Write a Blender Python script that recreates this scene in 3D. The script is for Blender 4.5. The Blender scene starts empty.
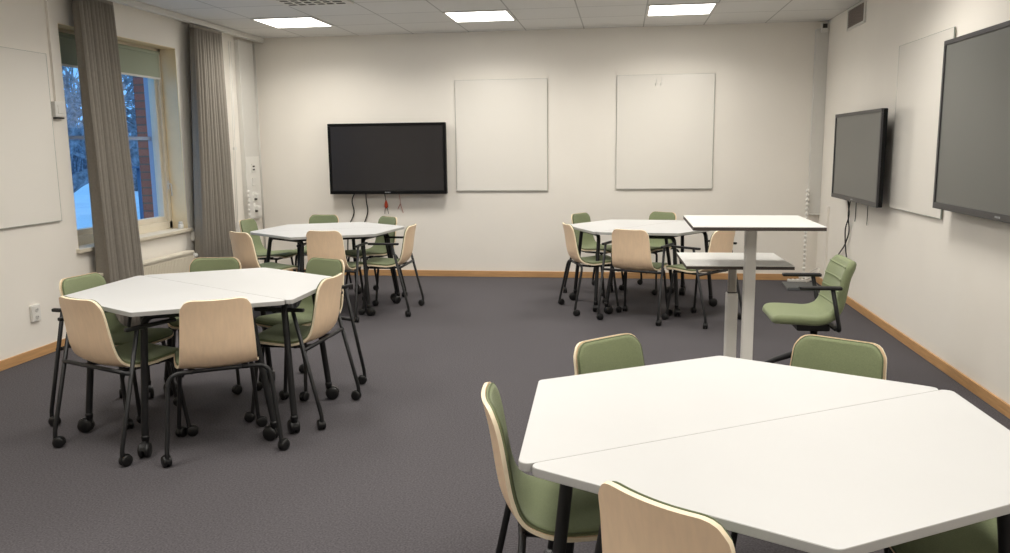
import bpy, bmesh, math, random
from mathutils import Vector, Matrix
random.seed(7)
PI = math.pi
SC = bpy.context.scene
COL = SC.collection

# ------------------------------------------------------------------ room
XL, XR, YB, YF, H = -4.002, 1.998, 8.746, -2.3, 2.596
TZ = 0.70            # table top height

# ------------------------------------------------------------------ materials
def s2l(c):
    return tuple((v/12.92 if v <= .04045 else ((v+.055)/1.055)**2.4) for v in c)

def rgb(r, g, b):
    return s2l((r/255, g/255, b/255)) + (1,)

def mat(name, col, rough=.6, metal=0., var=0., scale=20., bump=0., bscale=200., spec=.5, stretch=None, coat=0., sheen=0.):
    m = bpy.data.materials.new(name); m.use_nodes = True
    nt = m.node_tree; b = nt.nodes['Principled BSDF']
    b.inputs['Base Color'].default_value = col
    b.inputs['Roughness'].default_value = rough
    b.inputs['Metallic'].default_value = metal
    b.inputs['Specular IOR Level'].default_value = spec
    b.inputs['Coat Weight'].default_value = coat
    b.inputs['Sheen Weight'].default_value = sheen
    tc = nt.nodes.new('ShaderNodeTexCoord'); mp = nt.nodes.new('ShaderNodeMapping')
    nt.links.new(tc.outputs['Object'], mp.inputs['Vector'])
    if stretch: mp.inputs['Scale'].default_value = stretch
    if var:
        n = nt.nodes.new('ShaderNodeTexNoise'); n.inputs['Scale'].default_value = scale
        n.inputs['Detail'].default_value = 4
        nt.links.new(mp.outputs['Vector'], n.inputs['Vector'])
        r = nt.nodes.new('ShaderNodeValToRGB')
        r.color_ramp.elements[0].position = .3; r.color_ramp.elements[1].position = .7
        r.color_ramp.elements[0].color = tuple(max(0, c*(1-var)) for c in col[:3])+(1,)
        r.color_ramp.elements[1].color = tuple(min(1, c*(1+var)) for c in col[:3])+(1,)
        nt.links.new(n.outputs['Fac'], r.inputs['Fac'])
        nt.links.new(r.outputs['Color'], b.inputs['Base Color'])
    if bump:
        n2 = nt.nodes.new('ShaderNodeTexNoise'); n2.inputs['Scale'].default_value = bscale
        nt.links.new(mp.outputs['Vector'], n2.inputs['Vector'])
        bp = nt.nodes.new('ShaderNodeBump'); bp.inputs['Strength'].default_value = bump
        bp.inputs['Distance'].default_value = .002
        nt.links.new(n2.outputs['Fac'], bp.inputs['Height'])
        nt.links.new(bp.outputs['Normal'], b.inputs['Normal'])
    return m

M = {}
M['wall'] = mat('wall_paint', rgb(238, 233, 224), .85, var=.02, scale=1.5, bump=.15, bscale=120)
M['carpet'] = mat('carpet_grey', rgb(85, 82, 85), .95, var=.34, scale=130, bump=.6, bscale=500, spec=.15)
M['base'] = mat('baseboard_oak', rgb(196, 152, 104), .5, var=.12, scale=6, stretch=(1, 1, 14))
M['beech'] = mat('beech_ply', rgb(245, 216, 182), .45, var=.035, scale=9, stretch=(8, 8, .8))
M['edge'] = mat('beech_edge', rgb(246, 230, 200), .5, var=.05, scale=30)
M['green'] = mat('green_fabric', rgb(132, 141, 107), .9, var=.10, scale=260, bump=.5, bscale=500, spec=.2, sheen=.15)
M['piping'] = mat('green_piping', rgb(96, 104, 76), .9)
M['black'] = mat('black_steel', rgb(17, 18, 20), .48, var=.1, scale=30)
M['castor'] = mat('black_plastic', rgb(13, 13, 14), .42)
M['top'] = mat('table_laminate', rgb(202, 202, 201), .5, var=.012, scale=3)
M['topedge'] = mat('table_edge', rgb(176, 175, 172), .45)
M['desktop'] = mat('desk_laminate', rgb(224, 223, 218), .45, var=.01, scale=3)
M['darkedge'] = mat('dark_core_edge', rgb(62, 54, 48), .5)
M['whitemetal'] = mat('white_metal', rgb(214, 212, 206), .4, var=.01)
M['chrome'] = mat('brushed_steel', rgb(176, 172, 165), .3, metal=.8)
M['bezel'] = mat('tv_bezel', rgb(6, 6, 7), .5, spec=.2)
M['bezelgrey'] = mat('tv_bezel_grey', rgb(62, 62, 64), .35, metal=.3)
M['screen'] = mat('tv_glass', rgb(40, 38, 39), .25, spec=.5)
M['screenreflect'] = mat('tv_glass_reflection', rgb(98, 99, 96), .3, spec=.5)  # dark screen glass; grazing reflection of the opposite wall put into its grey colour
M['board'] = mat('glass_board', rgb(233, 229, 221), .08, spec=.5)
M['boardedge'] = mat('glass_edge', rgb(150, 160, 152), .2)
M['plastic'] = mat('white_plastic', rgb(228, 226, 220), .4)
M['slot'] = mat('dark_slot', rgb(60, 56, 52), .6)
M['louvre'] = mat('vent_louvre', rgb(128, 116, 110), .6)
M['curtain'] = mat('curtain_cloth', rgb(140, 134, 125), .95, var=.05, scale=60, bump=.4, bscale=350, spec=.1)
M['frame'] = mat('window_paint', rgb(222, 213, 194), .5, var=.02)
M['lining'] = mat('cream_lining', rgb(240, 222, 186), .6, var=.02)
M['outer'] = mat('outer_frame', rgb(150, 165, 190), .6)
M['blind'] = mat('blind_cloth', rgb(150, 158, 140), .9)
M['radiator'] = mat('radiator_enamel', rgb(224, 216, 198), .4)
M['cable'] = mat('cable_black', rgb(22, 20, 20), .5)
M['cablewhite'] = mat('cable_white', rgb(220, 216, 208), .5)
M['red'] = mat('red_tag', rgb(205, 82, 52), .5)
M['pink'] = mat('pink_tag', rgb(200, 150, 138), .5)
M['slate'] = mat('slate_case', rgb(90, 94, 96), .5)
M['brown'] = mat('brown_card', rgb(150, 112, 74), .7)
M['snow'] = mat('snow', rgb(238, 241, 246), .8, var=.05, scale=.6, bump=.5, bscale=2)
M['bark'] = mat('bark', rgb(140, 138, 144), .95, var=.55, scale=9)
M['carred'] = mat('car_paint', rgb(165, 40, 45), .35)
M['carglass'] = mat('car_glass', rgb(25, 30, 38), .15)
M['pole'] = mat('galvanised', rgb(96, 112, 136), .6)
M['hedge'] = mat('hedge_twigs', rgb(140, 145, 158), .95, var=.4, scale=5)
M['mark'] = mat('grey_logo', rgb(160, 162, 165), .4)

def brick_mat():
    m = bpy.data.materials.new('red_brick'); m.use_nodes = True
    nt = m.node_tree; b = nt.nodes['Principled BSDF']; b.inputs['Roughness'].default_value = .9
    tc = nt.nodes.new('ShaderNodeTexCoord'); mp = nt.nodes.new('ShaderNodeMapping')
    mp.inputs['Rotation'].default_value = (PI/2, 0, 0)
    br = nt.nodes.new('ShaderNodeTexBrick'); br.inputs['Scale'].default_value = 1
    br.inputs['Brick Width'].default_value = .25; br.inputs['Row Height'].default_value = .075
    br.inputs['Mortar Size'].default_value = .008
    br.inputs['Color1'].default_value = rgb(190, 92, 72); br.inputs['Color2'].default_value = rgb(168, 80, 64)
    br.inputs['Mortar'].default_value = rgb(112, 84, 76)
    nt.links.new(tc.outputs['Object'], mp.inputs['Vector']); nt.links.new(mp.outputs['Vector'], br.inputs['Vector'])
    nt.links.new(br.outputs['Color'], b.inputs['Base Color'])
    return m
M['brick'] = brick_mat()

def ceiling_mat():
    m = bpy.data.materials.new('ceiling_tiles'); m.use_nodes = True
    nt = m.node_tree; b = nt.nodes['Principled BSDF']; b.inputs['Roughness'].default_value = .9
    tc = nt.nodes.new('ShaderNodeTexCoord')
    mp = nt.nodes.new('ShaderNodeMapping'); mp.inputs['Location'].default_value = (-XL, -8.6+6*.6+.0, 0)
    br = nt.nodes.new('ShaderNodeTexBrick'); br.offset = 0; br.squash = 1
    br.inputs['Scale'].default_value = 1
    br.inputs['Brick Width'].default_value = .6; br.inputs['Row Height'].default_value = .6
    br.inputs['Mortar Size'].default_value = .007; br.inputs['Mortar Smooth'].default_value = .3
    br.inputs['Color1'].default_value = rgb(224, 223, 220); br.inputs['Color2'].default_value = rgb(220, 219, 216)
    br.inputs['Mortar'].default_value = rgb(176, 175, 172)
    nt.links.new(tc.outputs['Object'], mp.inputs['Vector']); nt.links.new(mp.outputs['Vector'], br.inputs['Vector'])
    nt.links.new(br.outputs['Color'], b.inputs['Base Color'])
    n2 = nt.nodes.new('ShaderNodeTexNoise'); n2.inputs['Scale'].default_value = 250
    bp = nt.nodes.new('ShaderNodeBump'); bp.inputs['Strength'].default_value = .2; bp.inputs['Distance'].default_value = .002
    nt.links.new(tc.outputs['Object'], n2.inputs['Vector']); nt.links.new(n2.outputs['Fac'], bp.inputs['Height'])
    nt.links.new(bp.outputs['Normal'], b.inputs['Normal'])
    return m
M['ceiling'] = ceiling_mat()

def emit_mat(name, col, st):
    m = bpy.data.materials.new(name); m.use_nodes = True
    nt = m.node_tree; nt.nodes.clear()
    o = nt.nodes.new('ShaderNodeOutputMaterial'); e = nt.nodes.new('ShaderNodeEmission')
    e.inputs['Color'].default_value = col; e.inputs['Strength'].default_value = st
    nt.links.new(e.outputs[0], o.inputs[0]); return m
M['lamp'] = emit_mat('lamp_diffuser', (1, .958, .89, 1), 8)

def glass_mat():
    m = bpy.data.materials.new('window_glass'); m.use_nodes = True
    nt = m.node_tree; nt.nodes.clear()
    o = nt.nodes.new('ShaderNodeOutputMaterial'); t = nt.nodes.new('ShaderNodeBsdfTransparent')
    g = nt.nodes.new('ShaderNodeBsdfGlossy'); g.inputs['Roughness'].default_value = .02
    f = nt.nodes.new('ShaderNodeFresnel')
    ge = nt.nodes.new('ShaderNodeNewGeometry'); mm = nt.nodes.new('ShaderNodeMix')
    mm.inputs['A'].default_value = 1.45; mm.inputs['B'].default_value = 1/1.45
    nt.links.new(ge.outputs['Backfacing'], mm.inputs['Factor']); nt.links.new(mm.outputs['Result'], f.inputs['IOR'])
    x = nt.nodes.new('ShaderNodeMixShader')
    nt.links.new(f.outputs[0], x.inputs[0]); nt.links.new(t.outputs[0], x.inputs[1]); nt.links.new(g.outputs[0], x.inputs[2])
    nt.links.new(x.outputs[0], o.inputs[0]); return m
M['glass'] = glass_mat()

# ------------------------------------------------------------------ mesh tools
class MB:
    def __init__(s): s.v = []; s.f = []; s.sm = []; s.mi = []
    def add(s, vs, fs, smooth=False, mi=0):
        o = len(s.v); s.v += [tuple(v) for v in vs]
        s.f += [tuple(i+o for i in f) for f in fs]
        s.sm += [smooth]*len(fs) if isinstance(smooth, bool) else smooth
        s.mi += [mi]*len(fs)
        return s
    def box(s, x0, y0, z0, x1, y1, z1, bevel=0, mi=0, xf=None):
        x0, x1 = min(x0, x1), max(x0, x1); y0, y1 = min(y0, y1), max(y0, y1); z0, z1 = min(z0, z1), max(z0, z1)
        bm = bmesh.new(); bmesh.ops.create_cube(bm, size=1)
        for v in bm.verts:
            v.co = Vector(((x0+x1)/2+v.co.x*(x1-x0), (y0+y1)/2+v.co.y*(y1-y0), (z0+z1)/2+v.co.z*(z1-z0)))
        if bevel:
            bmesh.ops.bevel(bm, geom=list(bm.edges)+list(bm.verts), offset=bevel, segments=2, affect='EDGES', profile=.5)
        if xf is not None: bm.transform(xf)
        bm.verts.index_update()
        s.add([v.co[:] for v in bm.verts], [[v.index for v in f.verts] for f in bm.faces], False, mi)
        bm.free(); return s
    def tube(s, pts, r, n=10, closed=False, fil=0, cap=True, mi=0, seg=5):
        P = [Vector(p) for p in pts]
        if fil: P = fillet(P, fil, seg)
        rings = []; m = len(P); up = None
        for i, p in enumerate(P):
            if closed: t = (P[(i+1) % m]-P[i-1])
            else: t = (P[min(i+1, m-1)]-P[max(i-1, 0)])
            t.normalize()
            if up is None:
                up = Vector((0, 0, 1)) if abs(t.z) < .9 else Vector((1, 0, 0))
            a = up-t*up.dot(t); a.normalize(); up = a; b = t.cross(a)
            rr = r[i] if isinstance(r, (list, tuple)) else r
            rings.append([p+(a*math.cos(2*PI*k/n)+b*math.sin(2*PI*k/n))*rr for k in range(n)])
        vs = [v for rg in rings for v in rg]; fs = []
        for i in range(m if closed else m-1):
            j = (i+1) % m
            for k in range(n):
                fs.append((i*n+k, i*n+(k+1) % n, j*n+(k+1) % n, j*n+k))
        sm = [True]*len(fs)
        if cap and not closed:
            fs.append(tuple(range(n))[::-1]); fs.append(tuple((m-1)*n+k for k in range(n))); sm += [False, False]
        return s.add(vs, fs, sm, mi)
    def disc(s, c, axis, r, w, n=18, mi=0, rnd=.25):
        """short cylinder with softened rims"""
        c = Vector(c); a = Vector(axis).normalized(); e = w*rnd
        P = [c-a*w/2, c-a*(w/2), c-a*(w/2-e), c+a*(w/2-e), c+a*(w/2), c+a*w/2]
        R = [r*.2, r-e, r, r, r-e, r*.2]
        up = Vector((0, 0, 1)) if abs(a.z) < .9 else Vector((1, 0, 0))
        u = (up-a*up.dot(a)).normalized(); v = a.cross(u)
        vs = []; fs = []
        for p, rr in zip(P, R):
            vs += [p+(u*math.cos(2*PI*k/n)+v*math.sin(2*PI*k/n))*rr for k in range(n)]
        for i in range(5):
            for k in range(n): fs.append((i*n+k, i*n+(k+1) % n, (i+1)*n+(k+1) % n, (i+1)*n+k))
        fs.append(tuple(range(n))[::-1]); fs.append(tuple(5*n+k for k in range(n)))
        return s.add(vs, fs, [True]*(len(fs)-2)+[False]*2, mi)
    def lathe(s, prof, c=(0, 0, 0), n=24, mi=0):
        vs = []; fs = []
        for r, z in prof:
            vs += [(c[0]+r*math.cos(2*PI*k/n), c[1]+r*math.sin(2*PI*k/n), c[2]+z) for k in range(n)]
        for i in range(len(prof)-1):
            for k in range(n): fs.append((i*n+k, i*n+(k+1) % n, (i+1)*n+(k+1) % n, (i+1)*n+k))
        nn = len(fs); fs.append(tuple(range(n))[::-1]); fs.append(tuple((len(prof)-1)*n+k for k in range(n)))
        return s.add(vs, fs, [True]*nn+[False]*2, mi)
    def build(s, name, mats, parent=None):
        me = bpy.data.meshes.new(name); me.from_pydata(s.v, [], s.f)
        me.polygons.foreach_set('use_smooth', s.sm)
        if not isinstance(mats, (list, tuple)): mats = [mats]
        for m in mats: me.materials.append(m)
        me.polygons.foreach_set('material_index', s.mi)
        bm = bmesh.new(); bm.from_mesh(me); bmesh.ops.recalc_face_normals(bm, faces=bm.faces); bm.to_mesh(me); bm.free()
        me.update()
        o = bpy.data.objects.new(name, me); COL.objects.link(o)
        if parent: o.parent = parent
        return o

def fillet(P, rad, seg=5):
    out = [P[0]]
    for i in range(1, len(P)-1):
        a, b, c = P[i-1], P[i], P[i+1]
        d1 = (a-b); d2 = (c-b); l1 = d1.length; l2 = d2.length
        d1.normalize(); d2.normalize()
        r = min(rad, l1*.48, l2*.48)
        p0 = b+d1*r; p1 = b+d2*r
        for k in range(seg+1):
            t = k/seg
            out.append(p0*(1-t)**2+b*2*t*(1-t)+p1*t*t)
    out.append(P[-1]); return out

def thing(name, label, cat, loc=(0, 0, 0), rz=0, group=None):
    o = bpy.data.objects.new(name, None); COL.objects.link(o); o.empty_display_size = .1
    o.location = loc; o.rotation_euler = (0, 0, rz)
    o['label'] = label; o['category'] = cat
    if group: o['group'] = group
    return o

def tag(o, label, cat, group=None, kind=None):
    o['label'] = label; o['category'] = cat
    if group: o['group'] = group
    if kind: o['kind'] = kind
    return o

def struct(o):
    o['kind'] = 'structure'; return o

def copy_tree(o, parent=None):
    c = o.copy(); COL.objects.link(c)
    if parent: c.parent = parent
    for ch in [x for x in COL.objects if x.parent == o]: copy_tree(ch, c)
    return c

# ------------------------------------------------------------------ room shell
WY0, WY1, WZ0, WZ1 = 5.553, 7.126, .69, 2.315      # window opening in wall_left
struct(MB().box(XL-.35, YF-.1, -.1, XR+.1, YB+.1, 0).build('floor', M['carpet']))
ce = struct(MB().box(XL-.35, YF-.1, H, XR+.1, YB+.1, H+.08).build('ceiling', M['ceiling']))
struct(MB().box(XL-.35, YB, 0, XR+.1, YB+.1, H).build('wall_back', M['wall']))
struct(MB().box(XR, YF, 0, XR+.1, YB, H).build('wall_right', M['wall']))
struct(MB().box(XL-.35, YF-.1, 0, XR+.1, YF, H).build('wall_front', M['wall']))
wl = MB(); T = .30
wl.box(XL-T, YF, 0, XL, WY0, H); wl.box(XL-T, WY1, 0, XL, YB, H)
wl.box(XL-T, WY0, 0, XL, WY1, WZ0-.03); wl.box(XL-T, WY0, WZ1, XL, WY1, H)
struct(wl.build('wall_left', M['wall']))
struct(MB().box(XL, YB-.014, 0, 1.83, YB, .066, .003).build('baseboard_back', M['base']))
struct(MB().box(XR-.014, YF, 0, XR, YB-.02, .066, .003).build('baseboard_right', M['base']))
struct(MB().box(XL, YF, 0, XL+.014, YB-.02, .066, .003).build('baseboard_left', M['base']))

# window
w = MB(); xo = XL-.15; xi = xo-.07
w.box(xi, WY0, WZ0, xo, WY0+.05, WZ1, .004); w.box(xi, WY1-.05, WZ0, xo, WY1, WZ1, .004)
w.box(xi, WY0, WZ0, xo, WY1, WZ0+.07, .004); w.box(xi, WY0, WZ1-.06, xo, WY1, WZ1, .004)
w.box(xi, 6.30, WZ0+.07, xo, 6.37, WZ1-.06, .004)
win = struct(w.build('window_1', M['frame']))
def sash(y0, y1):
    s = MB(); a = .035; x0, x1 = xi-.02, xi+.045
    z0, z1 = WZ0+.07, WZ1-.06
    s.box(x0, y0, z0, x1, y0+a, z1, .003); s.box(x0, y1-a, z0, x1, y1, z1, .003)
    s.box(x0, y0+a, z0, x1, y1-a, z0+a+.01, .003); s.box(x0, y0+a, z1-a, x1, y1-a, z1, .003)
    o = s.build('window_sash', M['frame'], win)
    g = MB().box(xi, y0+a, z0+a, xi+.006, y1-a, z1-a).build('window_pane', M['glass'], win)
sash(WY0+.05, 6.30); sash(6.37, WY1-.05)
s = MB()
for (a, b) in ((WY0+.03, 6.30), (6.37, WY1-.03)):
    s.box(XL-.29, a, 1.50, XL-.26, b, 1.53)
    s.box(XL-.29, a, WZ0, XL-.25, a+.04, WZ1); s.box(XL-.29, b-.04, WZ0, XL-.25, b, WZ1)
    s.box(XL-.29, a, WZ0, XL-.25, b, WZ0+.05); s.box(XL-.29, a, WZ1-.05, XL-.25, b, WZ1)
s.build('outer_frame', M['outer'], win)
MB().box(XL-.16, WY0-.03, WZ0-.03, XL+.035, WY1+.03, WZ0, .004).build('window_sill', M['frame'], win)
ln = MB(); ln.box(XL-.148, WY1-.005, WZ0, XL-.002, WY1-.0005, WZ1); ln.box(XL-.148, WY0+.0005, WZ0, XL-.002, WY0+.005, WZ1); ln.box(XL-.148, WY0, WZ1-.005, XL-.002, WY1, WZ1-.0005)
ln.build('window_lining', M['lining'], win)
h = MB(); h.box(xo, 7.082, 1.05, xo+.012, 7.10, 1.13, .003); h.tube([(xo+.012, 7.09, 1.10), (xo+.035, 7.09, 1.10), (xo+.035, 7.09, .99)], .006, 8, fil=.01)
h.build('window_handle', M['whitemetal'], win)
for y0, y1, n in ((WY0+.055, 6.295, 0), (6.375, WY1-.055, 1)):
    rb = thing('roller_blind', ('short roller blind drawn down over the top of the pane beside the bare wall',
               'short roller blind drawn down over the top of the pane facing the brick pillar')[n], 'blind', ((XL-.13), (y0+y1)/2, WZ1-.05), 0, 'roller blinds in the window')
    hw = (y1-y0)/2-.01
    MB().box(.0, -hw, -.215, .003, hw, .0).build('cloth', M['blind'], rb)
    MB().disc((0.0, 0, 0.0), (0, 1, 0), .018, 2*hw, 16, rnd=.01).build('roller', M['blind'], rb)
    MB().box(-.004, -hw, -.23, .008, hw, -.212, .003).build('bottom_bar', M['whitemetal'], rb)

# ------------------------------------------------------------------ ceiling lights
LP = 15.8
def seam_x(i): return XL+.6*i
def seam_y(j): return 8.6-.6*j
for rj, j in enumerate((1, 5, 9, 13)):
    for ci, i in enumerate((1, 4, 7) if rj == 0 else (2, 5, 8)):
        cx, cy = seam_x(i)+.3, seam_y(j)-.3
        side = ('by the windows', 'in the middle column', 'by the two-screen wall')[ci]
        row = ('row by the far wall', 'second row from far wall', 'third row from far wall', 'row behind the viewer')[rj]
        t = thing('ceiling_light', 'square ceiling light panel %s, %s' % (side, row), 'ceiling light', (cx, cy, H), 0, 'ceiling light panels')
        f = MB(); q = .297; g = .275
        f.box(-q, -q, -.009, q, -g, -.001); f.box(-q, g, -.009, q, q, -.001); f.box(-q, -g, -.009, -g, g, -.001); f.box(g, -g, -.009, q, g, -.001)
        f.build('light_frame', M['whitemetal'], t)
        MB().box(-g, -g, -.007, g, g, -.002).build('diffuser', M['lamp'], t)
        ld = bpy.data.lights.new('panel_light', 'AREA'); ld.shape = 'SQUARE'; ld.size = .53; ld.energy = LP; ld.color = (1, .958, .89); ld.spread = math.radians(150)
        lo = bpy.data.objects.new('panel_light', ld); COL.objects.link(lo); lo.parent = t; lo.location = (0, 0, -.012)
# slotted air diffuser
t = thing('ceiling_vent', 'square white slotted air diffuser in the ceiling tiles', 'vent', (seam_x(2)+.3, seam_y(3)-.3, H))
MB().box(-.295, -.295, -.012, .295, .295, -.001, .003).build('vent_plate', M['whitemetal'], t)
for r in range(6):
    y = -.24+r*.09
    g = MB()
    g.box(-.24, y, -.0155, .24, y+.035, -.0119)
    g.build('slot', M['slot'], t)
for x in (-.16, -.08, 0, .08, .16):
    MB().box(x-.010, -.25, -.0165, x+.010, .25, -.0118).build('divider', M['whitemetal'], t)

# ------------------------------------------------------------------ wall things
def TV(name, label, w, hgt, d, loc, rz, grey=False, stand=.05, group=None):
    t = thing(name, label, 'screen', loc, rz, group)     # local: front faces -y, back at y=0
    bz = M['bezelgrey'] if grey else M['bezel']
    b = .028
    MB().box(-w/2, -d, -hgt/2, w/2, -stand, hgt/2, .008).build('casing', M['bezel'], t)
    f = MB(); y0, y1 = -d-.012, -d+.004
    f.box(-w/2, y0, -hgt/2, w/2, y1, -hgt/2+b*1.35, .003); f.box(-w/2, y0, hgt/2-b, w/2, y1, hgt/2, .003)
    f.box(-w/2, y0, -hgt/2+b, -w/2+b, y1, hgt/2-b, .003); f.box(w/2-b, y0, -hgt/2+b, w/2, y1, hgt/2-b, .003)
    f.build('bezel', bz, t)
    MB().box(-w/2+b, -d-.005, -hgt/2+b, w/2-b, -d+.001, hgt/2-b).build('display_glass', M['screenreflect'] if grey else M['screen'], t)
    m = MB(); m.box(-.3, -stand-.001, -.18, .3, -.001, -.14); m.box(-.3, -stand-.001, .14, .3, -.001, .18)
    m.box(-.22, -stand-.001, -.25, -.17, -.012, .25); m.box(.17, -stand-.001, -.25, .22, -.012, .25)
    m.build('wall_bracket', M['black'], t)
    l = MB()
    for k in range(4): l.box(-.03+k*.016, y0-.001, -hgt/2+.014, -.03+k*.016+.011, y0+.001, -hgt/2+.024)
    l.build('logo', M['mark'], t)
    return t
TV('wall_screen', 'wide switched-off black screen hanging on the far wall above a hexagonal table', 1.30, .757, .10, (-2.508, YB, 1.29), 0)
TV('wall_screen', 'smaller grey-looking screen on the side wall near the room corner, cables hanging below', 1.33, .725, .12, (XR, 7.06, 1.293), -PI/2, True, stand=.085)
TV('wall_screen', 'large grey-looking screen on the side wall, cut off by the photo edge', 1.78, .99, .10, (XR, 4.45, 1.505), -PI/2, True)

def board(name, label, w, h, loc, rz):
    t = thing(name, label, 'glass board', loc, rz, 'frameless glass writing boards')
    MB().box(-w/2, -.018, -h/2, w/2, -.010, h/2, .0015).build('glass_panel', M['board'], t)
    e = MB(); q = .0022
    e.box(-w/2-q, -.0182, -h/2-q, w/2+q, -.0098, -h/2); e.box(-w/2-q, -.0182, h/2, w/2+q, -.0098, h/2+q*.6)
    e.box(-w/2-q, -.0182, -h/2, -w/2, -.0098, h/2); e.box(w/2, -.0182, -h/2, w/2+q, -.0098, h/2)
    e.build('glass_rim', M['boardedge'], t)
    for sx in (-1, 1):
        for sz in (-1, 1):
            MB().disc((sx*(w/2-.07), -.005, sz*(h/2-.07)), (0, 1, 0), .012, .009, 12).build('spacer', M['whitemetal'], t)
    return t
board('glass_board', 'white glass writing board on the far wall, next to the black screen', .98, 1.163, (-1.273, YB, 1.522), 0)
gb = board('glass_board', 'white glass writing board on the far wall, small marks near its top edge', .983, 1.163, (.432, YB, 1.535), 0)
k = MB()
for dx in (-.105, -.055):
    k.tube([(dx, -.020, .50), (dx+.006, -.020, .47), (dx+.012, -.020, .495), (dx+.02, -.020, .53), (dx+.01, -.020, .54)], .004, 6)
k.build('pen_marks', M['plastic'], gb)
board('glass_board', 'glass writing board on the side wall between the two grey screens', 1.0, 1.163, (XR, 5.96, 1.513), -PI/2)
board('glass_board', 'glass writing board on the window wall, beside the light switch', 1.0, 1.163, (XL, 4.875, 1.50), PI/2)

# air grille high on the side wall
t = thing('wall_vent', 'small square louvred air vent high on the side wall near the ceiling', 'vent', (XR, 7.70, 2.492))
f = MB(); a, b = .245, .075
f.box(-.014, -a-.03, -b-.02, -.001, -a, b+.02); f.box(-.014, a, -b-.02, -.001, a+.03, b+.02)
f.box(-.014, -a, -b-.02, -.001, a, -b); f.box(-.014, -a, b, -.001, a, b+.02)
f.build('vent_frame', M['whitemetal'], t)
f = MB(); f.box(-.005, -a, -b, -.001, a, b)
for i in range(9):
    z = -b+.009+i*.018
    f.box(-.012, -a, z-.003, -.004, a, z+.003)
f.build('vent_louvres', M['louvre'], t)

# duct in the corner by the side wall, with the small sensor box
t = thing('cable_duct', 'tall white vertical cable duct in the corner beside the smaller grey screen', 'cable duct', (1.925, YB, 0))
MB().box(-.045, -.055, .70, .0725, 0, 2.52, .003).build('duct_cover', M['whitemetal'], t)
MB().box(-.047, -.057, .685, .0725, 0, .70, .002).build('end_cap', M['plastic'], t)
t = thing('wall_sensor', 'small grey box with dark face at the top of the corner duct', 'sensor', (1.952, YB-.056, 2.53))
MB().box(-.034, -.04, -.05, .034, -.001, .04, .004).build('sensor_housing', M['plastic'], t)
MB().box(-.022, -.042, -.012, .022, -.039, .03).build('sensor_window', M['slot'], t)
# beaded cable riser
def riser(name, label, x, y, z0, z1, r=.016):
    t = thing(name, label, 'cable holder', (x, y, 0))
    n = int((z1-z0)/.045)
    m = MB()
    for i in range(n):
        z = z0+(z1-z0)*(i+.5)/n
        m.lathe([(r*.5, -.016), (r, -.010), (r, .010), (r*.5, .016)], (0, 0, z), 10)
    m.tube([(0, 0, z0), (0, 0, z1)], r*.45, 8)
    m.build('spine', M['plastic'], t)
    MB().lathe([(.05, 0), (.05, .01), (.02, .018)], (0, 0, max(z0-.02, 0.0)), 16).build('foot', M['plastic'], t)
    return t
riser('cable_spine', 'white segmented cable spine rising from the floor by the corner duct', 1.865, YB-.075, .02, .955)
# wide socket duct at the other corner (on wall_left)
t = thing('socket_duct', 'wide white wall duct with power sockets beside the drawn-back curtain', 'socket duct', (XL, 8.46, 0))
MB().box(0, -.17, .66, .05, .17, 2.53, .004).build('duct_cover', M['whitemetal'], t)
MB().box(.05, -.165, .68, .052, .165, 1.33).build('cover_plate', M['plastic'], t)
for z, nm in ((1.21, 'network_socket'), (1.06, 'blank_plate'), (.90, 'power_socket'), (.77, 'power_socket')):
    o = MB().box(.051, -.045, z-.045, .062, .045, z+.045, .004).build(nm, M['plastic'], t)
    d = MB()
    if nm == 'network_socket':
        d.box(.0615, -.03, z+.005, .0635, .02, z+.022); d.box(.0615, -.03, z-.028, .0635, .02, z-.012)
    elif nm == 'power_socket':
        d.box(.0615, -.03, z-.04, .0635, .035, z-.018)
        MB().box(.062, -.03, z-.018, .10, .035, z+.028, .006).build('plug', M['plastic'], o)
    if d.v: d.build('socket_hole', M['slot'], o)
MB().tube([(.03, .235, .02), (.03, .235, 2.53)], .013, 10).build('conduit', M['whitemetal'], t)
riser('cable_spine', 'white segmented cable spine hanging beside the wall sockets', XL+.075, 8.26, .45, .98, .015)
# pipe strip near the corner (side wall)
struct(MB().box(XR-.022, 8.30, .066, XR, 8.345, .80, .003).build('trim_2', M['wall']))

# window wall: switch, its trunking, double outlet, thermostat
t = thing('light_switch', 'white light switch box with a narrow trunking rising to the ceiling', 'switch', (XL, 5.45, 1.705))
MB().box(0, -.052, -.055, .035, .052, .055, .006).build('switch_box', M['plastic'], t)
MB().box(.035, -.03, -.03, .041, .03, .03, .003).build('rocker', M['plastic'], t)
MB().box(.0, -.04, -.066, .03, .04, -.056).build('cable_entry', M['slot'], t)
MB().box(0, -.016, .055, .02, .016, 2.53-1.705).build('trunking', M['wall'], t)
t = thing('power_outlet', 'white double power outlet on the window wall near the floor', 'outlet', (XL, 5.025, .312))
MB().box(0, -.042, -.058, .022, .042, .058, .006).build('outlet_plate', M['plastic'], t)
for z in (-.026, .026):
    o = MB().disc((.0225, 0, z), (1, 0, 0), .019, .004, 18).build('socket', M['whitemetal'], t)
    MB().disc((.025, -.008, z), (1, 0, 0), .003, .003, 8).disc((.025, .008, z), (1, 0, 0), .003, .003, 8).build('socket_hole', M['slot'], o)
t = thing('junction_box', 'small white junction box on the wall beside the far curtain, above the radiator end', 'junction box', (XL, 7.20, .61))
MB().box(0, -.035, -.045, .04, .035, .045, .005).build('box_cover', M['plastic'], t)
MB().tube([(.02, 0, -.045), (.02, 0, -.16), (.03, -.06, -.24)], .005, 8, fil=.02).build('cable', M['cablewhite'], t)
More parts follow.
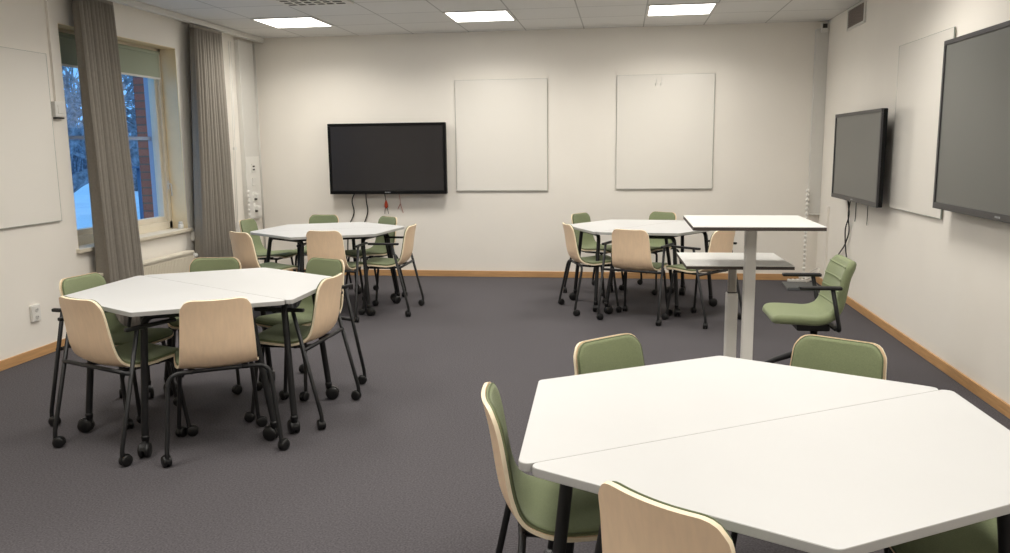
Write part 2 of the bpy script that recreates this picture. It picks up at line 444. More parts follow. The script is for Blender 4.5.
# radiator
t = thing('radiator', 'cream panel radiator with a grooved front under the window', 'radiator', (XL, 6.30, 0))
m = MB(); m.box(.035, -.70, .12, .05, .70, .47, .004)
for i in range(46):
    y = -.685+i*.0305
    m.box(.05, y, .135, .056, y+.02, .455, .0)
m.build('front_panel', M['radiator'], t)
MB().box(.03, -.71, .47, .115, .71, .495, .006).build('top_grille', M['radiator'], t)
MB().box(.09, -.70, .12, .105, .70, .47, .004).build('room_panel', M['radiator'], t)
m = MB()
for i in range(58):
    y = -.69+i*.024
    m.box(.105, y, .14, .109, y+.013, .45)
m.build('ribs', M['radiator'], t)
m = MB(); m.tube([(.08, .70, .42), (.08, .77, .42), (.05, .79, .40), (.05, .79, .0)], .009, 8, fil=.02)
m.build('pipe', M['radiator'], t)
MB().disc((.08, .775, .44), (0, 1, 0), .022, .055, 14).build('valve_knob', M['plastic'], t)
for s_ in (-.5, .5): MB().box(0, s_-.02, .2, .036, s_+.02, .4).build('wall_mount', M['radiator'], t)
# candle jar on the sill
t = thing('candle_jar', 'small white candle jar standing on the window sill', 'jar', (XL-.03, 7.055, WZ0))
MB().lathe([(.020, 0), (.024, .004), (.024, .040), (.016, .046)], n=18).build('jar_body', M['plastic'], t)
MB().lathe([(.017, .046), (.019, .049), (.019, .062), (.014, .066)], n=18).build('lid', M['whitemetal'], t)

# ------------------------------------------------------------------ curtains
def curtain(name, label, yt0, yt1, yb0, yb1, z0, z1, pleats, amp, x=XL+.115, ph=0):
    nu, nv = pleats*12, 14
    rnd = random.Random(pleats)
    jit = [rnd.uniform(.75, 1.3) for _ in range(pleats+2)]
    def pt(i, j, off):
        u = i/nu; v = j/nv
        z = z1+(z0-z1)*v
        k = u*pleats; A = amp*(.55+.55*v)*jit[int(k) % len(jit)]
        y0 = yt0+(yb0-yt0)*v; y1 = yt1+(yb1-yt1)*v
        a = 2*PI*k+ph
        xx = x+A*math.cos(a)*(1 if True else 0)+.012*math.sin(3*v+u*9)*v
        yy = y0+(y1-y0)*u+.35*A*math.sin(a)*.8
        return (xx+off, yy, z)
    vs = []; fs = []
    for off in (0, -.004):
        for j in range(nv+1):
            for i in range(nu+1): vs.append(pt(i, j, off))
    n1 = (nu+1)*(nv+1); S = nu+1
    for j in range(nv):
        for i in range(nu):
            q = j*S+i
            fs.append((q, q+1, q+S+1, q+S)); fs.append((n1+q, n1+q+S, n1+q+S+1, n1+q+1))
    for i in range(nu):
        fs.append((i, i+n1, i+1+n1, i+1)); q = nv*S+i; fs.append((q, q+1, q+1+n1, q+n1))
    for j in range(nv):
        q = j*S; fs.append((q, q+S, q+S+n1, q+n1)); q = j*S+nu; fs.append((q, q+n1, q+S+n1, q+S))
    t = thing(name, label, 'curtain', (0, 0, 0), 0, 'grey curtains at the windows')
    m = MB(); m.add(vs, fs, True); m.build('cloth', M['curtain'], t)
    r = MB()
    r.box(x-.02, yt0-.01, z1, x+.02, yt1+.01, z1+.025, .002)
    r.build('heading_tape', M['curtain'], t)
    h = MB()
    n = pleats
    for i in range(n):
        y = yt0+(i+.5)*(yt1-yt0)/n
        h.tube([(x, y, z1+.02), (x, y, z1+.034)], .004, 6)
    h.build('hooks', M['plastic'], t)
    return t
curtain('curtain', 'long grey pleated curtain hanging across the middle of the window', 5.60, 6.02, 5.64, 6.13, .03, 2.508, 10, .056)
far_curtain = curtain('curtain', 'long grey pleated curtain drawn back between the window and the room corner', 7.24, 7.76, 7.06, 7.79, .03, 2.508, 11, .056, ph=1)
struct(MB().box(XL+.085, YF+.3, 2.545, XL+.14, YB-.02, 2.595, .006).build('trim_1', M['whitemetal']))   # curtain track

# curtain pull cord
m = MB()
m.tube([(XL+.06, 8.05, 2.49), (XL+.06, 8.045, 1.9), (XL+.06, 7.96, .35)], .0035, 6)
m.tube([(XL+.06, 8.10, 2.49), (XL+.06, 8.06, 1.5), (XL+.06, 7.99, .35)], .0035, 6)
m.box(XL+.05, 8.02, 1.40, XL+.07, 8.075, 1.43); m.box(XL+.045, 7.94, .33, XL+.075, 8.01, .36)
m.build('pull_cord', M['plastic'], far_curtain)
# ------------------------------------------------------------------ cables
def cable(name, label, pts, r, m, cat='cable', grp=None):
    o = MB().tube(pts, r, 8, fil=.06).build(name, m)
    return tag(o, label, cat, grp)
cable('black_cable', 'black cable hanging under the black screen, the one further from the red-tagged lead', [(-2.90, YB-.03, .93), (-2.955, YB-.012, .84), (-2.925, YB-.012, .72), (-2.94, YB-.012, .66), (-3.0, YB-.012, .55), (-3.02, YB-.012, .30), (-3.0, YB-.02, .07)], .006, M['cable'])
cable('black_cable', 'black cable hanging under the black screen, the one nearer to the red-tagged lead', [(-2.78, YB-.03, .93), (-2.785, YB-.012, .82), (-2.765, YB-.012, .72), (-2.80, YB-.012, .62), (-2.85, YB-.012, .52), (-2.86, YB-.012, .30), (-2.88, YB-.02, .07)], .006, M['cable'])
t = thing('tagged_lead', 'short dark lead with a bright red tag hanging below the black screen', 'lead', (-2.56, YB-.012, .80))
MB().tube([(-.01, -.02, .13), (-.005, 0, .06), (0, 0, 0)], .004, 6).build('lead', M['cable'], t)
MB().lathe([(.005, .04), (.018, 0), (.020, -.03), (.006, -.05)], n=10).build('red_tag', M['red'], t)
MB().tube([(-.01, 0, -.04), (-.02, 0, -.11)], .003, 6).tube([(.01, 0, -.04), (.025, 0, -.11)], .003, 6).build('lead_ends', M['cable'], t)
t = thing('tagged_lead', 'short pale pink lead hanging below the black screen, beside the red-tagged one', 'lead', (-2.40, YB-.012, .80))
MB().tube([(-.01, -.02, .13), (0, 0, .04), (0, 0, 0)], .003, 6).build('lead', M['pink'], t)
MB().tube([(0, 0, 0), (-.03, 0, -.06)], .004, 6).tube([(0, 0, 0), (.03, 0, -.10)], .004, 6).build('lead_ends', M['pink'], t)
xw = XR-.02
cable('black_cable', 'black cable looping down from the smaller grey screen towards the room corner', [(xw, 7.50, .96), (xw, 7.57, .78), (xw, 7.49, .64), (xw, 7.62, .50), (xw, 7.84, .38), (xw, 7.90, .10), (xw-.03, 7.95, .02)], .006, M['cable'])
cable('black_cable', 'black cable dropping straighter from the smaller grey screen, crossing the other one', [(xw-.015, 7.56, .96), (xw-.015, 7.46, .78), (xw-.015, 7.58, .66), (xw-.015, 7.54, .50), (xw-.015, 7.45, .36), (xw-.015, 7.53, .12), (xw-.04, 7.6, .02)], .006, M['cable'])
cable('short_lead', 'thin short lead dangling under the smaller grey screen, near its cables', [(xw+.008, 7.36, .96), (xw+.008, 7.36, .78), (xw+.008, 7.37, .74)], .004, M['cable'])
cable('short_lead', 'thin short lead dangling alone under the smaller grey screen', [(xw+.008, 7.02, .96), (xw+.008, 7.02, .74)], .003, M['cable'])
t = thing('power_strip', 'white power strip lying on the floor by the corner duct', 'power strip', (1.80, 8.64, 0), .1)
MB().box(-.10, -.03, 0, .10, .03, .03, .008).build('strip_body', M['plastic'], t)
d = MB()
for k in range(4): d.disc((-.07+k*.046, 0, .0305), (0, 0, 1), .014, .002, 14)
d.build('sockets', M['slot'], t)
t = thing('flat_case', 'flat dark grey case lying on the floor behind the swivel chair', 'case', (1.78, 8.32, 0), -.05)
MB().box(-.17, -.22, 0, .15, .20, .022, .006).build('case_shell', M['slate'], t)
MB().box(-.165, -.215, .022, .145, -.20, .026).build('zip', M['cable'], t)
pts = []
for i in range(26):
    a = i/25*2*PI*1.9
    pts.append((1.89+.06*math.cos(a), 8.38+.10*math.sin(a)+.002*i, .034+.0015*i+.06*(1+math.cos(a))))
tag(MB().tube(pts, .006, 8).build('white_cable', M['cablewhite']), 'loose loop of white cable lying on the flat grey case', 'cable')
t = thing('power_adapter', 'brown power brick lying among cables by the side wall', 'power adapter', (1.93, 7.98, 0), .2)
MB().box(-.03, -.08, 0, .03, .08, .045, .006).build('adapter_body', M['brown'], t)
MB().tube([(0, -.08, .02), (0, -.13, .02), (.01, -.2, .06), (.01, -.3, .012)], .004, 6, fil=.04).build('adapter_lead', M['cable'], t)

# ------------------------------------------------------------------ castors
def castor_mb(r, big=False, ang=0):
    """twin-wheel castor, stem on the z axis, axle height r, trails along ang"""
    c, s_ = math.cos(ang), math.sin(ang)
    m = MB(); off = r*.55; w = r*.55
    cx, cy = -s_*off, c*off
    ax = (c, s_, 0)
    for k in (-1, 1):
        m.disc((cx+k*c*w*.72, cy+k*s_*w*.72, r), ax, r, w, 20, rnd=.22)
    hood = []
    xf = Matrix.Translation((cx, cy, r)) @ Matrix.Rotation(ang, 4, 'Z')
    n = 9; vs = []; fs = []
    for i in range(n):
        a = -.25+i/(n-1)*(PI+.1)
        for xx in (-w*.5, w*.5):
            vs.append(xf @ Vector((xx, -math.cos(a)*r*1.08, math.sin(a)*r*1.12)))
            vs.append(xf @ Vector((xx, -math.cos(a)*r*.75, math.sin(a)*r*.75)))
    for i in range(n-1):
        q = i*4
        fs += [(q, q+4, q+6, q+2), (q+1, q+3, q+7, q+5), (q, q+1, q+5, q+4), (q+2, q+6, q+7, q+3)]
    fs += [(0, 2, 3, 1), (q+4, q+5, q+7, q+6)]
    m.add(vs, fs, False)
    m.lathe([(r*.42, r*.9), (r*.42, r*1.5), (r*.35, r*1.9)], n=12)
    return m

# ------------------------------------------------------------------ shell chair
PROF = [(.215, .408), (.200, .420), (.170, .428), (.10, .427), (.02, .421), (-.06, .417), (-.11, .421), (-.150, .437),
        (-.178, .465), (-.196, .503), (-.206, .553), (-.214, .608), (-.223, .667), (-.235, .722), (-.242, .752)]
def shell_grid(inset=0., off=0., nu=16, nv=40, nrm=1, prof=PROF, wfun=None, rc=.06, concave=.032):
    P = [Vector((0, a, b)) for a, b in prof]
    # arc length param
    L = [0]
    for i in range(1, len(P)): L.append(L[-1]+(P[i]-P[i-1]).length)
    tot = L[-1]
    def cr(sv):
        i = 0
        while i < len(P)-2 and L[i+1] < sv: i += 1
        t = (sv-L[i])/(L[i+1]-L[i])
        p0 = P[max(i-1, 0)]; p1 = P[i]; p2 = P[i+1]; p3 = P[min(i+2, len(P)-1)]
        return .5*((2*p1)+(-p0+p2)*t+(2*p0-5*p1+4*p2-p3)*t*t+(-p0+3*p1-3*p2+p3)*t**3)
    def hw(sv):
        f = sv/tot
        if wfun: return wfun(f)
        return .185+.006*math.sin(min(f*2, 1)*PI)-.012*max(0, min(1, (f-.35)/.15))-.022*max(0, (f-.5)/.5)
    rows = []
    s0, s1 = inset, tot-inset
    rc = max(rc-inset, .01)
    ss = []
    for k in range(7): ss.append(s0+rc*(1-math.cos(k/6*PI/2)))
    for k in range(1, nv): ss.append(s0+rc+(s1-s0-2*rc)*k/nv)
    for k in range(7): ss.append(s1-rc*(1-math.sin(k/6*PI/2)))
    for sv in ss:
        c = cr(sv); e = .004
        tg = (cr(min(sv+e, tot))-cr(max(sv-e, 0))).normalized()
        n = tg.cross(Vector((1, 0, 0)))        # points to the sitter
        h = hw(sv)-inset
        d = min(sv-s0, s1-sv)
        if d < rc: h = h-rc+math.sqrt(max(0, rc*rc-(rc-d)**2))
        f = sv/tot
        cc = concave*min(1, max(0, (f-.38)/.25))+.006
        row = []
        for i in range(nu+1):
            u = -1+2*i/nu; x = u*h
            lift = cc*(x/.2)**2
            row.append(c+Vector((x, 0, 0))+n*(lift+off))
        rows.append(row)
    return rows
def shell_mesh(m, A, B, mi_edge=0, edge_smooth=False, mi=0):
    """closed skin between two grids A and B"""
    nv, nu = len(A), len(A[0])
    va = [p for r in A for p in r]; vb = [p for r in B for p in r]
    fs = []
    for j in range(nv-1):
        for i in range(nu-1):
            q = j*nu+i; fs.append((q, q+1, q+nu+1, q+nu))
    m.add(va, fs, True, mi); m.add(vb, [f[::-1] for f in fs], True, mi)
    idx = [(0, i) for i in range(nu)]+[(j, nu-1) for j in range(1, nv)]+[(nv-1, i) for i in range(nu-2, -1, -1)]+[(j, 0) for j in range(nv-2, 0, -1)]
    k = len(idx); vs = [A[j][i] for j, i in idx]+[B[j][i] for j, i in idx]
    m.add(vs, [(a, (a+1) % k, (a+1) % k+k, a+k) for a in range(k)], True, mi_edge)
    return m

def border(G):
    return [G[0][i] for i in range(len(G[0]))]+[G[j][-1] for j in range(1, len(G))]+[G[-1][i] for i in range(len(G[0])-2, -1, -1)]+[G[j][0] for j in range(len(G)-2, 0, -1)]
def pillow(levels, **kw):
    """closed, rounded slab following the shell: levels = (offset, inset) from back to front"""
    Gs = [shell_grid(off=o_, inset=i_, **kw) for o_, i_ in levels]
    vs = []; fs = []
    def gridfaces(G, flip):
        o = len(vs); nu = len(G[0]); vs.extend(p for r_ in G for p in r_)
        for j in range(len(G)-1):
            for i in range(nu-1):
                q = o+j*nu+i; f = (q, q+1, q+nu+1, q+nu); fs.append(f[::-1] if flip else f)
    gridfaces(Gs[0], True); gridfaces(Gs[-1], False)
    for a, b in zip(Gs[:-1], Gs[1:]):
        A, B = border(a), border(b); k = len(A); o = len(vs); vs.extend(A+B)
        fs.extend((o+i, o+(i+1) % k, o+k+(i+1) % k, o+k+i) for i in range(k))
    bm = bmesh.new(); bv = [bm.verts.new(v) for v in vs]
    for f in fs:
        try: bm.faces.new([bv[i] for i in f])
        except ValueError: pass
    bmesh.ops.remove_doubles(bm, verts=bm.verts, dist=1e-5)
    bm.verts.index_update()
    m = MB(); m.add([v.co[:] for v in bm.verts], [[v.index for v in f.verts] for f in bm.faces], True)
    bm.free(); return m

def make_chair(arms):
    t = thing('shell_chair', 'x', 'chair', (0, 0, 0))
    A = shell_grid(); B = shell_grid(off=-.011)
    m = MB(); shell_mesh(m, A, B, 1)
    m.build('seat_shell', [M['beech'], M['edge']], t)
    B = shell_grid(inset=.009, off=.009)
    m = pillow([(.001, .008), (.008, .008), (.012, .011), (.0145, .020)])
    up = m.build('upholstery', M['green'], t)
    # piping seam round the pad
    loop = border(B)
    MB().tube(loop, .0028, 6, closed=True).build('piping', M['piping'], up)
    r = .0105
    def leg(pts, cst, ang, fil=.05):
        o = MB().tube(pts, r, 10, fil=fil).build('leg', M['black'], t)
        c = castor_mb(.027, ang=ang).build('castor', M['castor'], o); c.location = cst
        return o
    zf = .396; zr = .411
    for sx in (-1, 1):
        fx, fy = sx*.19, .17
        leg([(sx*.10, .13, zf), (sx*.165, .13, zf), (fx, fy, .055), (fx, fy, .03)], (fx, fy, 0), random.uniform(-2, 2), .045)
    if not arms:
        for sx in (-1, 1):
            rx, ry = sx*.25, -.225
            leg([(sx*.10, -.150, zr), (sx*.222, -.155, zr), (rx, ry, .065), (rx, ry-.002, .03)], (rx, ry, 0), random.uniform(-1, 1), .06)
    else:
        for sx in (-1, 1):
            rx, ry = sx*.255, -.245
            tx, ty = sx*.262, -.115
            leg([(rx, ry, .03), (rx, ry, .075), (tx-sx*.012, ty, .612)], (rx, ry, 0), random.uniform(-1, 1), .03)
            a = MB().box(tx-.012-sx*.012, -.175, .608, tx+.012-sx*.012, .09, .626, .005)
            a.build('armrest', M['castor'], t)
    f = MB()
    f.tube([(-.165, .13, zf), (.165, .13, zf)], r*.98, 10)
    yb = -.150 if not arms else -.165
    f.tube([(-.15 if not arms else -.258, yb, zr), (.15 if not arms else .258, yb, zr)], r*.95, 10)
    for sx in (-.12, .12): f.tube([(sx, .14, zf), (sx, -.06, zf), (sx, yb, zr-.004)], .009, 8)
    for sx in (-.12, .12):
        for y in (.07, -.06): f.lathe([(.016, -.006), (.016, .019)], (sx, y, zf), 12)
    f.build('seat_frame', M['black'], t)
    return t

chair_plain = make_chair(False); chair_arms = make_chair(True)
used = {}
def put_chair(arms, bx, by, deg, label, group, dist=.240):
    """bx, by: where the middle of the backrest's top edge stands; deg: the way the chair faces"""
    src = chair_arms if arms else chair_plain
    o = src if arms not in used else copy_tree(src)
    used[arms] = 1
    a = math.radians(deg)
    o.location = (bx+math.cos(a)*dist, by+math.sin(a)*dist, 0)
    o.rotation_euler = (0, 0, a-PI/2)
    o['label'] = label; o['group'] = group
    return o

# ------------------------------------------------------------------ trapezoid tables
S = .687
def trap_pts(s=S):
    h = s*.866
    return [Vector((-s, 0)), Vector((s, 0)), Vector((s/2, h)), Vector((-s/2, h))]
def rounded_poly(P, r, seg=9):
    out = []
    n = len(P)
    for i in range(n):
        a, b, c = P[i-1], P[i], P[(i+1) % n]
        d1 = (a-b).normalized(); d2 = (c-b).normalized()
        half = math.acos(max(-1, min(1, d1.dot(d2))))/2
        k = r/math.tan(half)
        p0 = b+d1*k; p1 = b+d2*k
        cen = b+(d1+d2).normalized()*(r/math.sin(half))
        a0 = math.atan2(p0.y-cen.y, p0.x-cen.x); a1 = math.atan2(p1.y-cen.y, p1.x-cen.x)
        da = (a1-a0+PI) % (2*PI)-PI
        for q in range(seg+1):
            an = a0+da*q/seg
            out.append(Vector((cen.x+r*math.cos(an), cen.y+r*math.sin(an))))
    return out
def make_table():
    t = thing('trapezoid_table', 'x', 'table')
    P = rounded_poly(trap_pts(), .022); n = len(P)
    Q = rounded_poly([p+(Vector((0, S*.4))-p).normalized()*.0015 for p in trap_pts()], .022)
    m = MB(); z0, z1 = TZ-.021, TZ
    m.add([(p.x, p.y, z1) for p in Q], [tuple(range(n))], False, 0)
    m.add([(p.x, p.y, z0) for p in Q], [tuple(range(n))[::-1]], False, 1)
    rings = [(Q, z1), (P, z1-.0015), (P, z0+.0015), (Q, z0)]
    vs = [(p.x, p.y, z) for R_, z in rings for p in R_]; fs = []
    for k in range(3):
        for i in range(n): fs.append((k*n+i, k*n+(i+1) % n, (k+1)*n+(i+1) % n, (k+1)*n+i))
    m.add(vs, fs, False, 1)
    m.build('tabletop', [M['top'], M['topedge']], t)
    r = .0165; zt = TZ-.045
    legs = []
    for sx in (-1, 1):
        # inverted U on each slanted side: base-side leg and short-side leg
        A = Vector((sx*(S-.095), .055)); Bt = Vector((sx*(S/2-.070), S*.866-.055))
        At = A+Vector((-sx*.09, .04)); Bt2 = Bt+Vector((-sx*.025, -.055))
        mid = (At+Bt2)/2
        for (bot, top, ang) in ((A, At, sx*1.2), (Bt, Bt2, -sx*.8)):
            o = MB().tube([(mid.x, mid.y, zt), (top.x, top.y, zt), (bot.x, bot.y, .10), (bot.x, bot.y, .065)], r, 12, fil=.05).build('leg', M['black'], t)
            MB().lathe([(r*1.15, 0), (r*1.15, .018)], (bot.x, bot.y, .082), 14).build('collar', M['castor'], o)
            c = castor_mb(.036, ang=ang).build('castor', M['castor'], o); c.location = (bot.x, bot.y, 0)
    f = MB()
    f.box(-S*.62, .085, TZ-.05, S*.62, .125, TZ-.0215, .003)
    f.box(-S*.38, S*.866-.16, TZ-.05, S*.38, S*.866-.12, TZ-.0215, .003)
    for sx in (-1, 1):
        f.box(sx*.16-.02, .12, TZ-.045, sx*.16+.02, S*.866-.15, TZ-.0215, .002)
    f.build('frame_rail', M['black'], t)
    return t
table0 = make_table(); tfirst = [True]
def put_table(cx, cy, deg, label):
    o = table0 if tfirst[0] else copy_tree(table0)
    tfirst[0] = False
    o.location = (cx, cy, 0); o.rotation_euler = (0, 0, math.radians(deg))
    o['label'] = label; o['group'] = 'trapezoid tables pushed together in pairs'

def pair(cx, cy, deg, shift, gap, la, lb):
    a = math.radians(deg); u = (math.cos(a), math.sin(a)); n = (-u[1], u[0])
    put_table(cx+u[0]*shift+n[0]*gap, cy+u[1]*shift+n[1]*gap, deg, la)
    put_table(cx-u[0]*shift-n[0]*gap, cy-u[1]*shift-n[1]*gap, deg+180, lb)
pair(.364, 2.108, 31.6, -.007, .0005, 'white trapezoid table in the big front cluster, the half towards the standing desks',
     'white trapezoid table in the big front cluster, the half nearest the viewer')
pair(-2.15, 3.985, -30, .006, .0014, 'white trapezoid table of the cluster by the window, half towards the far wall',
     'white trapezoid table of the cluster by the window, half nearest the viewer')
pair(-2.58, 6.98, 23.4, 0, .0025, 'white trapezoid table under the black screen, half next to the far wall',
     'white trapezoid table of the cluster under the black screen, half away from the wall')
pair(.185, 7.35, 54, 0, .0025, 'white trapezoid table of the cluster below the glass boards, half away from the standing desks',
     'white trapezoid table of the cluster below the glass boards, half partly behind the standing desks')

g = 'shell chairs with green upholstery round the tables'
# cluster by the window
put_chair(True, -2.45, 3.34, 68, 'beech shell chair with armrests, nearest the double power outlet, its back to the viewer', g)
put_chair(False, -1.785, 3.37, 121, 'beech-backed chair without armrests at the window cluster, back square to the viewer', g)
put_chair(True, -1.48, 4.06, 177, 'beech-backed chair with armrests at the window cluster, seen edge-on and facing the window', g)
put_chair(True, -1.76, 4.73, 245, 'green chair with armrests at the window cluster, partly behind the edge-on beech chair', g)
put_chair(False, -2.48, 4.72, 283, 'green chair back showing above the window cluster, in front of the radiator', g)
put_chair(True, -2.88, 3.97, 352, 'green chair at the window cluster standing in front of the hanging curtain', g)
# cluster under the black screen
put_chair(False, -3.06, 6.2, 58, 'beech-backed chair beside the drawn-back curtain, at the table under the black screen', g)
put_chair(True, -2.39, 6.32, 88, 'beech-backed chair square to the viewer at the table under the black screen', g)
put_chair(True, -1.765, 6.82, 180, 'beech-backed chair with armrests turned edge-on at the table under the black screen', g)
put_chair(False, -2.21, 7.66, 229, 'green chair back just above the far table, below the red-tagged lead', g)
put_chair(False, -2.95, 7.88, 270, 'green chair back above the far table, below the black cables', g)
put_chair(False, -3.53, 7.32, 358, 'green chair back next to the wall sockets in the corner', g)
# cluster below the glass boards
put_chair(False, -0.47, 6.97, 19, 'beech-backed chair on the open-floor side of the table below the glass boards', g)
put_chair(True, 0.06, 6.5, 68, 'beech-backed chair square to the viewer at the table below the glass boards', g)
put_chair(True, 0.81, 6.52, 140, 'beech-backed chair seen above the lower standing desk', g)
put_chair(False, 0.42, 8.22, 234, 'green chair back at the far wall, below the gap beside the second glass board', g)
put_chair(False, -0.42, 8.06, 329, 'green chair back behind the beech chair on the open-floor side, by the far wall', g)
# front cluster
put_chair(False, -0.358, 2.11, 10, 'green chair in the front cluster with its beech shell edge-on at the open floor', g)
put_chair(False, -0.058, 2.8, 314, 'green chair back behind the front table, on the open-floor side', g)
put_chair(False, 0.75, 2.86, 238, 'green chair back behind the front table, in front of the swivel chair', g)
put_chair(False, 0.066, 1.48, 51, 'beech chair back closest to the viewer, at the near side of the front table', g)
put_chair(False, 1.13, 2.06, 182, 'green chair tucked under the front table, only its dark seat showing at the photo edge', g)

# ------------------------------------------------------------------ standing desks
def desk(label, cx, cy, rz, w, d, z, px, py, two, f0, f1):
    t = thing('standing_desk', label, 'desk', (cx, cy, 0), rz)
    m = MB().box(-w/2, -d/2, z-.016, w/2, d/2, z, .0)
    o = MB().box(-w/2, -d/2, z-.003, w/2, d/2, z).build('desktop', M['desktop'], t)
    m = MB().box(-w/2, -d/2, z-.018, w/2, d/2, z-.003); m.build('dark_edge', M['darkedge'], t)
    m = MB().box(px-.10, py-.08, z-.030, px+.10, py+.08, z-.018, .002); m.build('mounting_plate', M['whitemetal'], t)
    if two:
        MB().box(px-.028, py-.028, .02, px+.028, py+.028, .665, .006).build('pillar', M['whitemetal'], t)
        MB().box(px-.019, py-.019, .665, px+.019, py+.019, z-.030, .004).build('inner_column', M['chrome'], t)
        MB().box(px-.023, py-.023, .665, px+.023, py+.023, .670).build('pillar_cap', M['slot'], t)
    else:
        MB().box(px-.026, py-.022, .02, px+.026, py+.022, z-.030, .005).build('pillar', M['whitemetal'], t)
    MB().box(-.24, f0, .0, .24, f1, .012, .004).build('foot_plate', M['whitemetal'], t)
    MB().box(px-.05, py-.035, .012, px+.05, py+.035, .022, .003).build('pillar_flange', M['whitemetal'], t)
    return t
desk('taller white standing desk on a single pillar, its top the higher of the two', .598, 3.99, .0, .565, .60, 1.052, .0, -.068, False, -.33, -.02)
desk('lower white standing desk with a steel telescopic column, behind the taller one', .553, 4.20, .03, .500, .49, .840, .008, .02, True, -.16, .22)

# ------------------------------------------------------------------ swivel chair
t = thing('swivel_chair', 'green upholstered swivel chair with black armrests facing the standing desks', 'swivel chair', (1.163, 5.06, 0), PI/2)
OP = [(.275, .365), (.266, .385), (.235, .402), (.12, .400), (.04, .396), (-.02, .402), (-.065, .425), (-.10, .48), (-.115, .56), (-.130, .64), (-.155, .705), (-.170, .735)]
def ow(f): return .215+.01*math.sin(min(f*2, 1)*PI)-.02*max(0, f-.6)/.4
KW = dict(prof=OP, wfun=ow, rc=.07, concave=.02)
Ai = shell_grid(off=.012, inset=.02, **KW)
m = pillow([(-.042, .028), (-.037, .012), (-.028, .003), (-.018, 0), (-.006, .003), (.006, .011), (.012, .028)], **KW)
up = m.build('upholstered_shell', M['green'], t)
sm_ = MB()
nR = len(Ai)
for fr in (.60, .70, .80, .89):
    row = Ai[int(nR*fr)]
    sm_.tube([p+Vector((0, .0, 0)) for p in row], .0045, 6)
sm_.build('seams', M['green'], up)
m = MB(); m.box(-.10, -.07, .305, .10, .12, .348, .008); m.box(-.215, -.10, .335, .215, -.06, .347, .004)
m.build('seat_plate', M['black'], t)
MB().lathe([(.034, .16), (.034, .21), (.022, .215), (.022, .31)], n=18).build('gas_column', M['castor'], t)
MB().lathe([(.040, .125), (.048, .145), (.042, .18)], n=18).build('hub', M['black'], t)
for k in range(4):
    a = math.radians(84+90*k)
    dx, dy = math.cos(a), math.sin(a)
    L_ = .34
    o = MB().tube([(0, 0, .165), (dx*.06, dy*.06, .160), (dx*.22, dy*.22, .095), (dx*L_, dy*L_, .032)], [.024, .024, .017, .014], 10).build('base_leg', M['black'], t)
    MB().lathe([(.018, 0), (.018, .014), (.010, .022)], (dx*L_*.98, dy*L_*.98, 0), 12).build('glide', M['castor'], o)
for sx in (-1, 1):
    o = MB()
    x = sx*.248
    o.tube([(sx*.20, -.08, .343), (x, -.085, .343), (x, -.035, .585)], .0125, 10, fil=.03)
    o.build('arm_post', M['black'], t)
    MB().box(x-.022, -.085, .582, x+.022, .15, .602, .007).build('armrest', M['castor'], t)

# ------------------------------------------------------------------ outdoors
struct(MB().box(-90, -40, -.7, XL-.32, 130, -.6).build('ground_snow', M['snow']))
struct(MB().box(-4.62, 7.42, -.6, -4.36, 7.60, 3.2).build('brick_pillar', M['brick']))
rt = random.Random(3)
def tree(x, y, h_, seed, label, bough=False):
    r = random.Random(seed)
    m = MB()
    def br(p, d, L_, rad, dep):
        q = p.copy(); pts = [p.copy()]
        dd = d.copy()
        for i in range(3):
            dd = (dd+Vector((r.uniform(-.22, .22), r.uniform(-.22, .22), r.uniform(-.08, .16)))).normalized()
            q = q+dd*L_/3; pts.append(q.copy())
        m.tube(pts, [rad, rad*.86, rad*.74, rad*.6], 6 if dep < 3 else 4)
        if dep < 5:
            for k in range(3 if dep < 4 else 3):
                a = r.uniform(.35, 1.0); ax = Vector((r.uniform(-1, 1), r.uniform(-1, 1), r.uniform(-1, 1))).normalized()
                nd = (Matrix.Rotation(a, 3, ax) @ dd); nd.z = nd.z*.8+.05; nd.normalize()
                br(pts[r.choice((1, 2, 3, 3))], nd, L_*r.uniform(.6, .82), rad*.58, dep+1)
    br(Vector((0, 0, 0)), Vector((0, 0, 1)), h_*.3, h_*.028, 0)
    if bough: m.tube([(0, 0, .75), (-.2, .6, 1.10), (0, 1.2, 1.45), (.1, 2.2, 1.75), (.3, 3.2, 2.5)], [.19, .17, .15, .11, .06], 10)
    o = m.build('bare_tree', M['bark']); o.location = (x, y, -.65)
    return tag(o, label, 'tree', 'bare trees outside the window')
tree(-11.5, 19.3, 7.5, 1, 'bare leafless tree nearest the brick pillar, seen through the window')
tree(-11, 14.2, 6.5, 2, 'bare tree with a low thick bough, seen through the narrow strip of window', True)
tree(-16, 23.5, 7, 14, 'bare tree a few steps behind the one with the low bough')
tree(-20, 27, 10, 5, 'bare tree further out across the snow, behind the nearest one')
tree(-24, 38, 12, 6, 'tall bare tree at the far side of the snowy yard')
tree(-26, 25, 11, 8, 'bare tree far out beyond the low-boughed tree')
m = MB(); rr = random.Random(11)
for i in range(1500):
    x = -44+rr.uniform(-3, 3); y = rr.uniform(24, 90); z = -.6; hh = rr.uniform(1.5, 5.5)
    m.tube([(x, y, z), (x+rr.uniform(-.5, .5), y+rr.uniform(-.5, .5), z+hh*.5), (x+rr.uniform(-1, 1), y+rr.uniform(-1, 1), z+hh)], [.09, .06, .02], 3, cap=False)
o = m.build('thicket', M['hedge']); tag(o, 'dense leafless thicket at the edge of the snowy yard', 'thicket', kind='stuff')
t = thing('sign_post', 'thin grey post standing in the snow outside the window', 'post', (-11, 17.6, -.6))
MB().tube([(0, 0, 0), (0, 0, 1.6)], .045, 10).build('post', M['pole'], t)
MB().box(-.12, -.12, 1.6, .12, .12, 1.64, .01).build('post_cap', M['pole'], t)
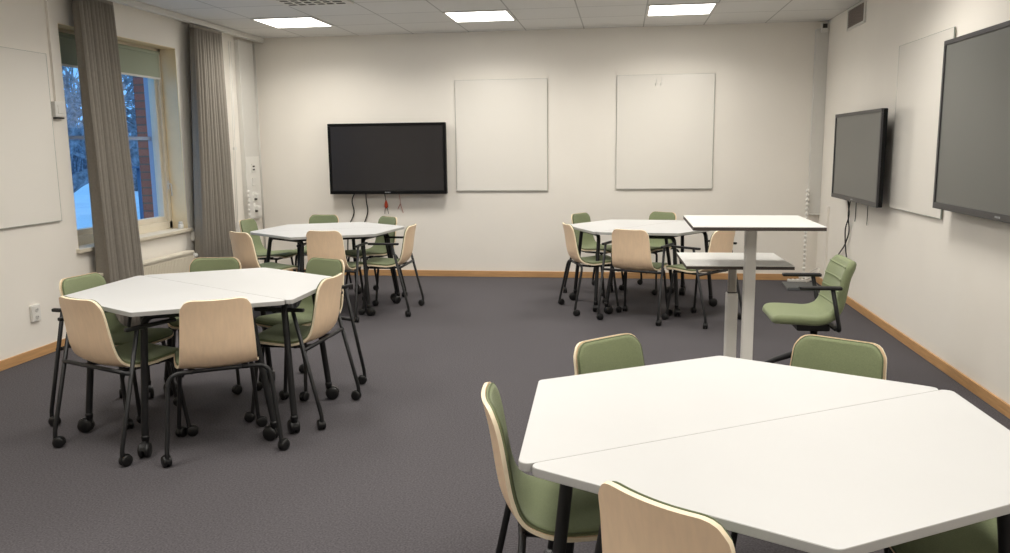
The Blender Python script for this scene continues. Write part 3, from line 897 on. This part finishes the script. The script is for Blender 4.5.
t = thing('parked_car', 'dark red car parked on the snow beside the brick pillar', 'car', (-23.5, 39.3, -.6), 2.12)
body = [(-2.1, .35), (-2.05, .75), (-1.2, .88), (-.75, 1.35), (.75, 1.4), (1.35, .95), (2.0, .85), (2.1, .4)]
def prism(m, prof, w, mi=0):
    n = len(prof); vs = [(x, -w, z) for x, z in prof]+[(x, w, z) for x, z in prof]
    m.add(vs, [tuple(range(n)), tuple(range(2*n-1, n-1, -1))]+[(i, (i+1) % n, (i+1) % n+n, i+n) for i in range(n)], False, mi)
    return m
prism(MB(), body, .85).build('car_body', M['carred'], t)
prism(MB(), [(-1.05, .92), (-.68, 1.28), (.70, 1.32), (1.15, .96)], .86).build('car_windows', M['carglass'], t)
for x in (-1.3, 1.3):
    for y in (-.78, .78): MB().disc((x, y, .32), (0, 1, 0), .32, .2, 18).build('wheel', M['castor'], t)

# ------------------------------------------------------------------ world, sky, light
W = bpy.data.worlds.new('sky'); SC.world = W; W.use_nodes = True
nt = W.node_tree; bg = nt.nodes['Background']
bg.inputs['Color'].default_value = (.20, .52, 1.0, 1); bg.inputs['Strength'].default_value = 1.35

# ------------------------------------------------------------------ camera
cd = bpy.data.cameras.new('camera'); cam = bpy.data.objects.new('camera', cd); COL.objects.link(cam)
r = Vector((0.99009893, 0.13994737, -0.01090135)); u = Vector((-0.01140249, 0.15758795, 0.98743912)); fw = Vector((-0.13990743, 0.97753812, -0.15762341))
mx = Matrix((r, u, -fw)).transposed().to_4x4(); mx.translation = Vector((0, 0, 1.41417))
cam.matrix_world = mx
cd.sensor_width = 36; cd.sensor_fit = 'HORIZONTAL'; cd.lens = 29.1854; cd.clip_start = .05; cd.clip_end = 300
SC.camera = cam
SC.view_settings.view_transform = 'Standard'; SC.view_settings.look = 'None'
SC.view_settings.gamma = 1; SC.view_settings.use_curve_mapping = False; SC.view_settings.exposure = 0
SC.cycles.use_denoising = True; SC.cycles.sample_clamp_indirect = 6
SC.cycles.max_bounces = 10; SC.cycles.diffuse_bounces = 5
